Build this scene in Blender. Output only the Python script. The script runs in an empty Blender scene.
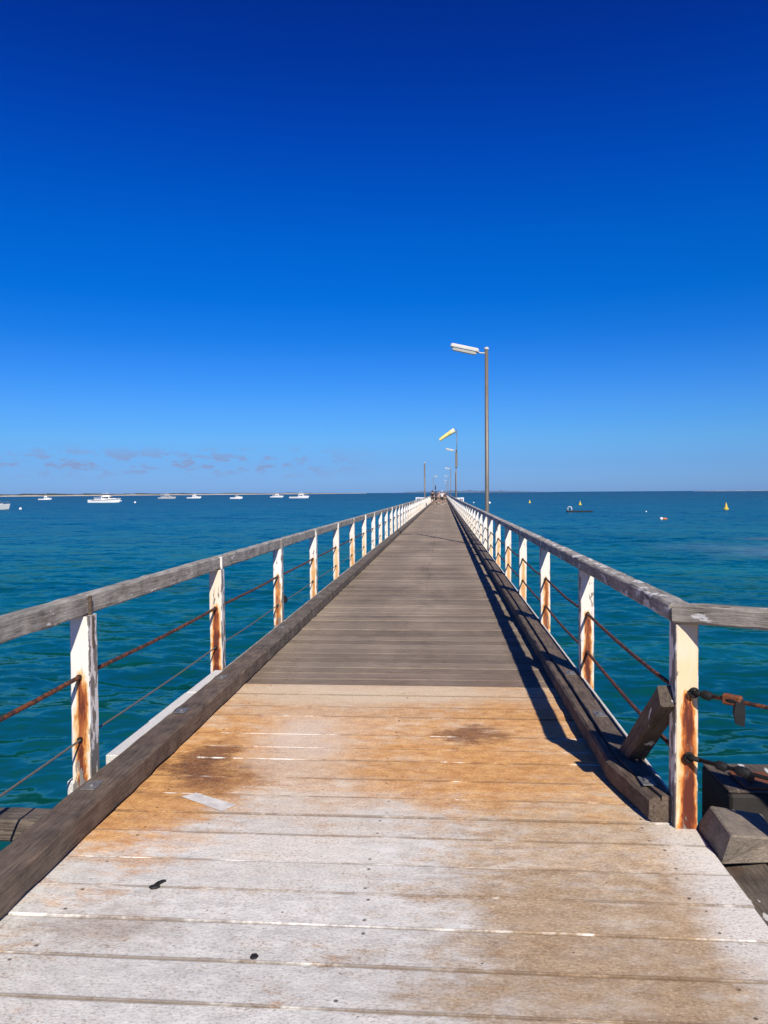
import bpy, bmesh, math, random
import numpy as np
from mathutils import Vector, Matrix
random.seed(7); rng = np.random.default_rng(11)
S = bpy.context.scene
COL = S.collection
R = math.radians
WATER = -2.1
SUN_DIR = Vector((-0.37, 1.15, -0.93)).normalized()      # the way the light travels

# ------------------------------------------------------------------ node helper
class NT:
    def __init__(s, tree): s.t = tree; s.n = tree.nodes; s.l = tree.links
    def node(s, kind, **kw):
        n = s.n.new(kind)
        for k, v in kw.items(): setattr(n, k, v)
        return n
    def put(s, sock, v):
        if isinstance(v, bpy.types.NodeSocket): s.l.new(v, sock)
        elif v is not None:
            if isinstance(v, (tuple, list)):
                if sock.type == 'RGBA' and len(v) == 3: v = (*v, 1)
                sock.default_value = v
            else:
                if sock.type in ('RGBA',): v = (v, v, v, 1)
                sock.default_value = v
    def m(s, op, a, b=None, c=None, clamp=False):
        n = s.node('ShaderNodeMath', operation=op, use_clamp=clamp)
        s.put(n.inputs[0], a); s.put(n.inputs[1], b); s.put(n.inputs[2], c)
        return n.outputs[0]
    def v(s, op, a, b=None):
        n = s.node('ShaderNodeVectorMath', operation=op)
        s.put(n.inputs[0], a); s.put(n.inputs[1], b)
        return n.outputs[0]
    def obj(s): return s.node('ShaderNodeTexCoord').outputs['Object']
    def gen(s): return s.node('ShaderNodeTexCoord').outputs['Generated']
    def pos(s): return s.node('ShaderNodeNewGeometry').outputs['Position']
    def sep(s, v):
        n = s.node('ShaderNodeSeparateXYZ'); s.put(n.inputs[0], v); return n.outputs
    def comb(s, x, y, z):
        n = s.node('ShaderNodeCombineXYZ')
        for i, q in enumerate((x, y, z)): s.put(n.inputs[i], q)
        return n.outputs[0]
    def noise(s, vec, scale=1, detail=4, rough=.55, dist=0, col=False):
        n = s.node('ShaderNodeTexNoise'); s.put(n.inputs['Vector'], vec)
        n.inputs['Scale'].default_value = scale; n.inputs['Detail'].default_value = detail
        n.inputs['Roughness'].default_value = rough; n.inputs['Distortion'].default_value = dist
        return n.outputs['Color' if col else 'Fac']
    def vor(s, vec, scale=1, feature='F1'):
        n = s.node('ShaderNodeTexVoronoi', feature=feature); s.put(n.inputs['Vector'], vec)
        n.inputs['Scale'].default_value = scale
        return n.outputs['Distance']
    def r(s, val, a, b, c=0., d=1., smooth=False):
        n = s.node('ShaderNodeMapRange', clamp=True)
        if smooth: n.interpolation_type = 'SMOOTHSTEP'
        s.put(n.inputs[0], val)
        for i, q in enumerate((a, b, c, d)): s.put(n.inputs[i + 1], q)
        return n.outputs[0]
    def mix(s, f, a, b, mode='MIX'):
        n = s.node('ShaderNodeMix', data_type='RGBA', blend_type=mode)
        s.put(n.inputs[0], f); s.put(n.inputs[6], a); s.put(n.inputs[7], b)
        return n.outputs[2]
    def ramp(s, f, stops):
        n = s.node('ShaderNodeValToRGB'); s.put(n.inputs[0], f)
        e = n.color_ramp.elements
        while len(e) < len(stops): e.new(.5)
        for q, (p, c) in zip(e, stops): q.position = p; q.color = (*c, 1)
        return n.outputs[0]
    def bump(s, h, strength=.3, dist=.01, normal=None):
        n = s.node('ShaderNodeBump'); s.put(n.inputs['Height'], h)
        n.inputs['Strength'].default_value = strength; n.inputs['Distance'].default_value = dist
        s.put(n.inputs['Normal'], normal)
        return n.outputs[0]
    def attr(s, name):
        n = s.node('ShaderNodeAttribute', attribute_name=name); return n.outputs['Fac']
    def rnd(s): return s.node('ShaderNodeObjectInfo').outputs['Random']
    def blob(s, x, y, cx, cy, rx, ry):
        """soft elliptical spot in plan"""
        dx = s.m('DIVIDE', s.m('SUBTRACT', x, cx), rx); dy = s.m('DIVIDE', s.m('SUBTRACT', y, cy), ry)
        d = s.m('ADD', s.m('MULTIPLY', dx, dx), s.m('MULTIPLY', dy, dy))
        return s.m('POWER', 2.718, s.m('MULTIPLY', d, -1.))

def material(name):
    m = bpy.data.materials.new(name); m.use_nodes = True
    t = NT(m.node_tree)
    b = m.node_tree.nodes['Principled BSDF']
    return m, t, b

def plain(name, col, rough=.6, metal=0., var=.18, scale=6., bump=.15):
    m, t, b = material(name)
    f = t.noise(t.obj(), scale, 5, .6)
    c = t.mix(t.r(f, .3, .7), tuple(q * (1 - var) for q in col), tuple(min(1, q * (1 + var)) for q in col))
    t.put(b.inputs['Base Color'], c); b.inputs['Roughness'].default_value = rough; b.inputs['Metallic'].default_value = metal
    t.put(b.inputs['Normal'], t.bump(f, bump, .01))
    return m

# ------------------------------------------------------------------ materials
def wood(name, dark, light, axis=1, crack=.6, paint=0., tint=None, warm=0.):
    """weathered timber, grain along one local axis; optional flaking white paint"""
    m, t, b = material(name)
    o = t.obj(); off = t.m('MULTIPLY', t.rnd(), 37.)
    o = t.v('ADD', o, t.comb(off, off, off))
    st = [1., 1., 1.]; st[axis] = .06
    g = t.v('MULTIPLY', o, tuple(st))
    n1 = t.noise(g, 85, 8, .74, .4); n2 = t.noise(o, 5.5, 6, .68)
    st2 = [1., 1., 1.]; st2[axis] = .03
    n3 = t.noise(t.v('MULTIPLY', o, tuple(st2)), 75, 4, .65, .6)
    f = t.m('ADD', t.m('MULTIPLY', t.r(n1, .25, .75), .62), t.m('MULTIPLY', t.r(n2, .3, .7), .38))
    c = t.mix(t.r(f, .15, .88), dark, light)
    if warm: c = t.mix(t.m('MULTIPLY', t.r(t.noise(o, 5, 5, .7), .5, .75), warm), c, (.16, .06, .025))
    ck = t.m('MULTIPLY', t.r(n3, .66, .72), crack)
    c = t.mix(ck, c, (.012, .010, .009))
    rough = .85
    if paint:
        p = t.noise(t.v('MULTIPLY', o, tuple(.45 if i == axis else 1. for i in range(3))), 11, 8, .68)
        q = t.r(p, .64 - .16 * paint, .66 - .16 * paint)
        c = t.mix(q, c, (.74, .72, .68))
    t.put(b.inputs['Base Color'], c); b.inputs['Roughness'].default_value = rough
    h = t.m('SUBTRACT', n1, t.m('MULTIPLY', ck, 1.2))
    t.put(b.inputs['Normal'], t.bump(h, .8, .016))
    return m

M = {}
M['kerb'] = wood('weathered kerb timber', (.014, .009, .006), (.27, .195, .140), 1, .9, 0, warm=.25)
M['kerb_grey'] = wood('grey kerb timber', (.017, .012, .008), (.27, .212, .162), 1, .9)
M['rail_left'] = wood('grey handrail timber', (.085, .076, .062), (.62, .575, .50), 1, .9, .06)
M['rail_right'] = wood('flaking handrail timber', (.085, .074, .062), (.60, .54, .47), 1, 1., .55)
M['rail_return'] = wood('return handrail timber', (.095, .080, .064), (.52, .46, .39), 1, 1., .22)
M['brace'] = wood('dark brace timber', (.020, .014, .010), (.20, .15, .115), 1, .9, .1)
M['pile'] = wood('pile timber', (.03, .026, .022), (.12, .10, .085), 2, .8)
M['block'] = wood('split block timber', (.075, .060, .046), (.42, .34, .26), 0, .8)
M['slab'] = wood('rough dark slab', (.022, .016, .012), (.23, .18, .14), 1, 1., .1, warm=.5)
M['white_timber'] = wood('white painted timber', (.30, .28, .25), (.5, .47, .43), 1, .5, 2.2)

def mat_post():
    m, t, b = material('white post paint with rust runs')
    o = t.obj(); x, y, z = t.sep(o)
    oi = t.node('ShaderNodeObjectInfo'); rust = t.sep(oi.outputs['Color'])
    off = t.m('MULTIPLY', oi.outputs['Random'], 53.)
    oo = t.v('ADD', o, t.comb(off, off, off))
    streak = t.noise(t.v('MULTIPLY', oo, (1., 1., .10)), 55, 4, .6, .2)
    soft = t.noise(oo, 9, 5, .6)
    front = t.r(y, .004, .0, 0, 1)
    ax = t.m('ABSOLUTE', t.m('ADD', t.m('SUBTRACT', x, .004), t.m('MULTIPLY', t.m('SUBTRACT', t.noise(t.v('MULTIPLY', oo, (1., 1., .3)), 22, 6, .65), .5), .085)))
    def run(ztop, zlen, w0, w1, gain):
        d = t.m('ADD', t.m('SUBTRACT', ztop, z), t.m('MULTIPLY', t.m('SUBTRACT', streak, .5), .13))
        along = t.m('MULTIPLY', t.r(d, -.03, .03), t.r(d, zlen * .55, zlen, 1, 0))
        w = t.r(d, 0, zlen * .6, w0, w1)
        across = t.r(t.m('DIVIDE', ax, w), .15, 1.0, 1, 0, True)
        k = t.m('MULTIPLY', t.m('MULTIPLY', along, across), t.r(streak, .25, .7, .55, 1.15))
        return t.m('MULTIPLY', k, gain)
    k = t.m('MAXIMUM', run(.585, .62, .034, .052, .80), run(.265, .5, .036, .055, 1.0))
    k = t.m('MULTIPLY', t.m('MULTIPLY', k, front), rust[0], clamp=True)
    base = t.mix(t.r(soft, .35, .7), (.78, .76, .72), (.70, .67, .62))
    yel = t.m('MULTIPLY', t.m('MULTIPLY', rust[1], front), t.r(streak, .2, .7, .6, 1.))
    base = t.mix(yel, base, (.74, .50, .24))
    c = t.ramp(k, [(0, (1, 1, 1)), (.18, (.95, .72, .42)), (.42, (.78, .36, .10)), (.66, (.45, .13, .03)), (.95, (.14, .028, .010))])
    c = t.mix(1., base, c, 'MULTIPLY')
    # flaked paint baring grey wood: on the deck side and round the foot
    fl = t.noise(t.v('MULTIPLY', oo, (1., 1., .28)), 26, 7, .66)
    side = t.m('SUBTRACT', 1., front)
    lim = t.m('ADD', .675, t.m('MULTIPLY', side, -.13)); lim = t.m('SUBTRACT', lim, t.r(z, .22, 0., 0, .06))
    lim = t.m('SUBTRACT', lim, t.m('MULTIPLY', rust[2], .10))
    bare = t.r(t.m('SUBTRACT', fl, lim), 0, .02)
    c = t.mix(bare, c, t.mix(streak, (.10, .085, .07), (.30, .27, .24)))
    spot = t.r(t.vor(oo, 24), .075, .05); spot = t.m('MULTIPLY', spot, t.r(soft, .5, .6))
    c = t.mix(t.m('MULTIPLY', spot, front), c, (.04, .025, .02))
    t.put(b.inputs['Base Color'], c); b.inputs['Roughness'].default_value = .65
    h = t.m('SUBTRACT', t.m('MULTIPLY', streak, .35), bare)
    t.put(b.inputs['Normal'], t.bump(h, .35, .004))
    return m
M['post'] = mat_post()

def mat_deck():
    m, t, b = material('weathered deck boards')
    o = t.obj(); x, y, z = t.sep(o); bd = t.attr('board'); ed = t.attr('edge')
    oo = t.v('ADD', o, t.comb(t.m('MULTIPLY', bd, 91.), 0., t.m('MULTIPLY', bd, 37.)))
    g = t.v('MULTIPLY', oo, (.10, 1., 1.))
    n1 = t.noise(g, 60, 8, .8, .5); n2 = t.noise(t.v('MULTIPLY', o, (1., .35, 1.)), 1.1, 5, .6)
    n3 = t.noise(t.v('MULTIPLY', oo, (.03, 1., 1.)), 75, 3, .6, .5)
    f = t.m('ADD', t.m('MULTIPLY', t.r(n1, .2, .8), .62), t.m('ADD', t.m('MULTIPLY', bd, .17), t.m('MULTIPLY', t.r(n2, .3, .7), .30)))
    c = t.ramp(t.r(f, .25, .95), [(0, (.070, .047, .030)), (.40, (.235, .180, .130)), (.75, (.365, .290, .218)), (1, (.55, .46, .355))])
    # browner, rust-dusted boards next to the coated apron
    near = t.r(t.m('ADD', y, t.m('MULTIPLY', n2, 1.6)), 7.4, 6.6, 0, .75)
    c = t.mix(near, c, t.mix(t.r(n1, .25, .75), (.07, .042, .028), (.29, .195, .135)))
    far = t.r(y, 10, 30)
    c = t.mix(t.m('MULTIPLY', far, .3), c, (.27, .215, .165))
    # tyre-worn bands along the walkway
    w = t.m('ADD', t.blob(x, 0., -1.0, 0., .28, 1.), t.blob(x, 0., .28, 0., .25, 1.))
    c = t.mix(t.m('MULTIPLY', w, t.r(n2, .35, .65, .05, .38)), c, (.12, .09, .068))
    ck = t.r(n3, .67, .72)
    c = t.mix(t.m('MULTIPLY', ck, .75), c, (.014, .012, .011))
    # ragged long joint where board ends meet
    wob = t.noise(t.comb(0., y, 0.), .55, 3, .6)
    xc = t.m('ADD', t.m('MULTIPLY', t.m('SUBTRACT', wob, .5), .30), -.28)
    d = t.m('ABSOLUTE', t.m('SUBTRACT', x, xc))
    ln = t.m('MULTIPLY', t.r(d, .010, .005), t.r(y, 9, 14))
    c = t.mix(t.m('MULTIPLY', ln, .28), c, (.02, .017, .015))
    def nails(xs):
        h = None
        for q, xc in enumerate(xs):
            dx = t.m('SUBTRACT', x, t.m('ADD', xc, t.m('MULTIPLY', t.m('SUBTRACT', t.m('FRACT', t.m('MULTIPLY', bd, 17.3 + 9.1 * q)), .5), .06)))
            de = t.m('SUBTRACT', ed, .038)
            k = t.r(t.m('SQRT', t.m('ADD', t.m('MULTIPLY', dx, dx), t.m('MULTIPLY', de, de))), .0085, .0055)
            h = k if h is None else t.m('MAXIMUM', h, k)
        return h
    nl = nails((-1.42, -1.30, -.42, .60, .72))
    c = t.mix(t.m('MULTIPLY', nl, .85), c, (.022, .014, .010))
    t.put(b.inputs['Base Color'], c); b.inputs['Roughness'].default_value = .85
    h = t.m('SUBTRACT', n1, t.m('MULTIPLY', ck, 1.3))
    t.put(b.inputs['Normal'], t.bump(h, .6, .012))
    return m
M['deck'] = mat_deck()

def mat_apron():
    m, t, b = material('stained coated planks')
    o = t.obj(); x0, y0, z = t.sep(o); bd = t.attr('board'); ed = t.attr('edge')
    wn = t.noise(o, 2.1, 6, .62, 0, True); wx, wy, wz = t.sep(wn)
    x = t.m('ADD', x0, t.m('MULTIPLY', t.m('SUBTRACT', wx, .5), .75))
    y = t.m('ADD', y0, t.m('MULTIPLY', t.m('SUBTRACT', wy, .5), .65))
    big = t.noise(o, 1.3, 6, .65); fine = t.noise(t.v('MULTIPLY', o, (.6, 1., 1.)), 17, 7, .72); grit = t.noise(t.v('MULTIPLY', o, (.7, 1., 1.)), 105, 4, .75)
    mid = t.noise(t.v('MULTIPLY', o, (.45, 1., 1.)), 5.5, 6, .7)
    c = t.mix(t.r(fine, .3, .7), (.53, .51, .475), (.82, .795, .745))           # chalky coating
    blot = t.m('ADD', t.m('MULTIPLY', t.r(mid, .32, .68), .5), t.m('MULTIPLY', t.r(t.noise(t.v('MULTIPLY', o, (.45, 1., 1.)), 15, 7, .78), .3, .7), .5))
    def stain(c, mask, col, lo, hi, k, n=None):
        f = t.m('MULTIPLY', t.r(t.m('ADD', mask, t.m('MULTIPLY', t.m('SUBTRACT', n if n is not None else blot, .5), .95)), lo, hi, 0, 1, True), k)
        return t.mix(f, c, col)
    tan = t.mix(t.r(fine, .28, .72), (.30, .165, .065), (.74, .50, .25))
    org = t.mix(t.r(fine, .28, .72), (.46, .165, .030), (.90, .50, .165))
    drk = t.mix(t.r(fine, .25, .75), (.075, .026, .007), (.34, .135, .04))
    # broad tan field on the right, orange across the far half
    right = t.m('MULTIPLY', t.r(x, -.45, .35), t.r(y, 1.4, 2.4, .6, 1))
    c = stain(c, t.m('MULTIPLY', right, .92), tan, .22, 1.1, .85)
    farband = t.m('MULTIPLY', t.r(y, 3.25, 4.1), t.r(y, 6.6, 5.2, .45, 1))
    c = t.mix(t.m('MULTIPLY', t.r(t.m('ADD', y, t.m('MULTIPLY', t.m('SUBTRACT', blot, .5), .5)), 3.0, 4.1, 0, 1, True), .72), c, t.mix(t.r(fine, .3, .7), (.62, .43, .26), (.86, .67, .45)))
    c = stain(c, t.m('MULTIPLY', farband, .84), org, .25, 1.1, .82)
    c = stain(c, t.blob(x, y, -1.40, 3.95, .42, 1.0), org, .10, .70, .95)
    c = stain(c, t.blob(x, y, .15, 4.2, .75, .75), org, .15, 1.0, .88)
    c = stain(c, t.blob(x, y, .45, 5.2, .5, .5), org, .2, 1.0, .75)
    # pale washed patch left of centre
    c = stain(c, t.m('ADD', t.blob(x, y, -.85, 4.6, .36, .75), t.m('MULTIPLY', t.blob(x, y, -.55, 3.2, .7, .55), .8)), (.74, .65, .55), .25, 1., .62)
    c = stain(c, t.blob(x, y, -.6, 5.7, 1.2, .28), (.78, .63, .44), .2, .9, .75)
    # dark rust spots
    c = stain(c, t.blob(x, y, -1.36, 4.25, .20, .40), drk, .2, .8, .92)
    c = stain(c, t.blob(x, y, -1.25, 3.95, .36, .28), drk, .25, 1.0, .6)
    c = stain(c, t.blob(x, y, .16, 4.75, .26, .16), drk, .2, .9, .85)
    c = stain(c, t.m('MULTIPLY', t.blob(x, y, .45, 2.4, .75, .9), .9), t.mix(fine, (.26, .16, .085), (.50, .36, .22)), .2, .9, .55)
    c = stain(c, t.blob(x, y, -1.2, 2.55, .3, .2), t.mix(fine, (.25, .15, .09), (.4, .3, .22)), .35, 1.0, .5)
    # pale raw edge on the right and round the kerb end
    e = t.m('MULTIPLY', t.r(t.m('ADD', x0, t.m('MULTIPLY', t.m('SUBTRACT', mid, .5), .5)), .86, 1.02), t.r(y0, 3.95, 3.4))
    c = t.mix(t.m('MULTIPLY', e, .85), c, (.76, .73, .68))
    # pitted grit
    c = t.mix(t.m('MULTIPLY', t.r(grit, .50, .68, 0, .75), t.r(blot, .2, .7, .35, 1.)), c, (.17, .10, .055))
    c = t.mix(t.r(grit, .44, .30, 0, .5), c, (.84, .76, .66))
    pit = t.m('MULTIPLY', t.r(t.vor(o, 13), .085, .05), t.r(fine, .53, .58))
    c = t.mix(t.m('MULTIPLY', pit, .85), c, (.04, .03, .025))
    # plank edges: pale filler in some joints
    jn = t.noise(t.v('MULTIPLY', o, (1., .15, 1.)), 2.4, 5, .7); jn = t.m('ADD', jn, t.m('MULTIPLY', t.m('SUBTRACT', bd, .5), .14))
    fill = t.m('MULTIPLY', t.r(t.m('ADD', ed, t.m('MULTIPLY', t.m('SUBTRACT', fine, .5), .016)), .0008, .0032, 1, 0), t.r(jn, .55, .61))
    c = t.mix(t.m('MULTIPLY', fill, .9), c, (.80, .76, .70))
    soil = t.m('MULTIPLY', t.r(ed, .0, .009, .7, 0), t.r(jn, .60, .46))
    c = t.mix(soil, c, (.12, .07, .04))
    def nails(xs):
        h = None
        for q, xc in enumerate(xs):
            dx = t.m('SUBTRACT', x0, t.m('ADD', xc, t.m('MULTIPLY', t.m('SUBTRACT', t.m('FRACT', t.m('MULTIPLY', bd, 17.3 + 9.1 * q)), .5), .06)))
            de = t.m('SUBTRACT', ed, .038)
            k = t.r(t.m('SQRT', t.m('ADD', t.m('MULTIPLY', dx, dx), t.m('MULTIPLY', de, de))), .0085, .0055)
            h = k if h is None else t.m('MAXIMUM', h, k)
        return h
    nl = t.m('MULTIPLY', nails((-1.38, -.30, .90)), t.r(fine, .42, .5))
    c = t.mix(t.m('MULTIPLY', nl, .85), c, (.05, .028, .018))
    bv = t.r(bd, 0, 1, .93, 1.05)
    c = t.mix(1., c, t.comb(bv, bv, bv), 'MULTIPLY')
    t.put(b.inputs['Base Color'], c); b.inputs['Roughness'].default_value = .8
    h = t.m('ADD', t.m('MULTIPLY', grit, .5), t.m('SUBTRACT', t.m('MULTIPLY', fine, 1.2), t.m('MULTIPLY', pit, 1.)))
    t.put(b.inputs['Normal'], t.bump(h, .45, .008))
    return m
M['apron'] = mat_apron()

def mat_rusty(name, paint, amount):
    m, t, b = material(name)
    o = t.obj(); n = t.noise(o, 30, 6, .65); n2 = t.noise(o, 90, 4, .6)
    c = t.mix(t.r(n, .62 - amount * .3, .68 - amount * .3), paint, t.mix(n2, (.07, .018, .008), (.32, .10, .03)))
    t.put(b.inputs['Base Color'], c); b.inputs['Roughness'].default_value = .75; b.inputs['Metallic'].default_value = .15
    t.put(b.inputs['Normal'], t.bump(n2, .5, .004))
    return m
M['cable_rust'] = mat_rusty('rusty wire rope', (.06, .028, .022), .45)
M['cable_grey'] = mat_rusty('grey wire rope', (.14, .125, .11), .1)
M['fitting'] = mat_rusty('tarred iron fitting', (.005, .005, .006), -.15)
M['rust_plate'] = mat_rusty('rust plate', (.10, .07, .055), .8)
M['galv'] = plain('galvanised pole paint', (.19, .16, .13), .5, .3, .12, 4)
M['lamp_white'] = plain('white lamp housing', (.55, .54, .51), .4, 0, .06)
M['diffuser'] = plain('lamp diffuser', (.55, .55, .50), .25, 0, .05)
M['dark'] = plain('dark paint', (.010, .010, .012), .85)
M['plate'] = plain('dull steel plate', (.22, .215, .21), .5, .5, .3, 25)
M['gel'] = plain('white gelcoat', (.80, .80, .80), .25, 0, .03, 2)
M['gel_grey'] = plain('grey gelcoat', (.42, .44, .46), .35, 0, .05, 2)
M['glass'] = plain('dark boat window', (.015, .02, .03), .08, 0, .05)
M['blue'] = plain('blue canvas', (.03, .06, .16), .7)
M['yellow'] = plain('yellow buoy plastic', (.62, .46, .06), .4, 0, .08)
M['sock'] = plain('yellow windsock cloth', (.80, .66, .22), .8, 0, .1, 3)
M['sock_pale'] = plain('cream windsock cloth', (.82, .76, .52), .8, 0, .1, 3)
M['buoy_white'] = plain('white buoy plastic', (.80, .76, .78), .4, 0, .04)
M['buoy_orange'] = plain('faded orange plastic', (.45, .17, .07), .6)
M['concrete'] = plain('rough dark concrete', (.135, .11, .088), .95, 0, .75, 34, 1.)
M['black_timber'] = plain('tarred timber', (.022, .018, .015), .8, 0, .4, 9)
M['patch'] = plain('worn grey tape', (.66, .62, .57), .6, 0, .2, 18)
M['weed'] = plain('dry black seaweed', (.012, .011, .010), .7)
M['teal'] = plain('pale sea green panel', (.42, .55, .52), .6)
M['skin'] = plain('skin', (.30, .165, .115), .55, 0, .06)
M['hair_dark'] = plain('dark hair', (.03, .02, .014), .6)
M['hair_fair'] = plain('fair hair', (.42, .30, .16), .6)
M['shirt_black'] = plain('black cloth', (.010, .010, .012), .9)
M['shirt_navy'] = plain('navy cloth', (.03, .035, .06), .9)
M['shirt_white'] = plain('white cloth', (.74, .72, .70), .9)
M['shirt_pink'] = plain('dusty pink cloth', (.50, .28, .27), .9)
M['shorts_dark'] = plain('dark shorts cloth', (.03, .03, .035), .9)
M['shorts_khaki'] = plain('khaki shorts cloth', (.28, .21, .14), .9)

def mat_sea():
    m, t, b = material('sea water')
    p = t.obj(); x, y, z = t.sep(p)
    dist = t.m('SQRT', t.m('ADD', t.m('MULTIPLY', x, x), t.m('MULTIPLY', y, y)))
    ld = t.m('LOGARITHM', t.m('MAXIMUM', dist, 1.), 10.)
    c = t.ramp(t.r(ld, .7, 3.2), [(0, (.004, .080, .060)), (.16, (.003, .088, .072)), (.34, (.001, .104, .095)), (.55, (.000, .084, .118)), (1, (.000, .048, .098))])
    n = t.noise(t.v('MULTIPLY', p, (.012, .060, 1.)), 1., 8, .70)
    c = t.mix(t.r(n, .40, .62, 0, .8), c, t.mix(1., c, (.45, .58, .66), 'MULTIPLY'))
    n2 = t.noise(t.v('MULTIPLY', p, (.05, .16, 1.)), 1., 4, .6)
    c = t.mix(t.r(n2, .50, .72, 0, .55), c, (.006, .160, .17))
    # a shallow sandy patch to the right of the pier
    wob = t.noise(t.v('MULTIPLY', p, (.6, 1., 1.)), .28, 7, .72)
    q = t.m('ADD', t.blob(x, y, 20., 48., 6.0, 7.5), t.m('MULTIPLY', t.m('SUBTRACT', wob, .5), 1.8))
    c = t.mix(t.r(q, .25, 1.2, 0, .62), c, (.15, .25, .28))
    q2 = t.m('ADD', t.blob(x, y, 25.5, 59., 4.5, 2.6), t.m('MULTIPLY', t.m('SUBTRACT', wob, .5), 1.4))
    c = t.mix(t.r(q2, .3, 1., 0, .55), c, (.17, .13, .09))
    t.put(b.inputs['Base Color'], c); b.inputs['Roughness'].default_value = .07; b.inputs['IOR'].default_value = 1.333
    gn = t.node('ShaderNodeNewGeometry').outputs['Normal']
    def ripple(sc, st, amp):
        q = t.v('SUBTRACT', t.noise(t.v('MULTIPLY', p, (st, 1., 1.)), sc, 3, .6, .5, True), (.5, .5, .5))
        return t.v('MULTIPLY', q, (amp * .7, amp, 0.))
    nr = t.v('ADD', gn, ripple(5.0, .65, .40))
    nr = t.v('ADD', nr, ripple(1.9, .6, .60))
    nr = t.v('ADD', nr, ripple(.75, .5, .55))
    nr = t.v('ADD', nr, ripple(.25, .55, .50))
    nr = t.v('NORMALIZE', nr)
    # rough open water: its mean reflectance towards the horizon levels off well below a mirror's
    df = t.node('ShaderNodeBsdfDiffuse'); t.put(df.inputs['Color'], c); t.put(df.inputs['Normal'], nr)
    gl = t.node('ShaderNodeBsdfGlossy'); gl.inputs['Color'].default_value = (.62, 1., .95, 1)
    t.put(gl.inputs['Roughness'], t.r(ld, 1.0, 2.8, .06, .30)); t.put(gl.inputs['Normal'], nr)
    fr = t.node('ShaderNodeFresnel'); fr.inputs['IOR'].default_value = 1.333; t.put(fr.inputs['Normal'], nr)
    ms = t.node('ShaderNodeMixShader'); t.put(ms.inputs[0], t.m('MINIMUM', fr.outputs[0], t.r(ld, .9, 1.9, .20, .36)))
    t.l.new(df.outputs[0], ms.inputs[1]); t.l.new(gl.outputs[0], ms.inputs[2])
    t.l.new(ms.outputs[0], m.node_tree.nodes['Material Output'].inputs['Surface'])
    return m
M['sea'] = mat_sea()
M['land'] = plain('coastal scrub', (.055, .065, .060), .95, 0, .3, .01)
M['sand'] = plain('beach sand', (.52, .47, .40), .95, 0, .08, .01)
M['hill'] = plain('haze tinted far hills', (.11, .17, .27), 1., 0, .1, .002)  # distance haze is put into the base colour, no haze volume
M['shore'] = plain('shore rubble', (.22, .19, .15), .95, 0, .3, 1.2)

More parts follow.
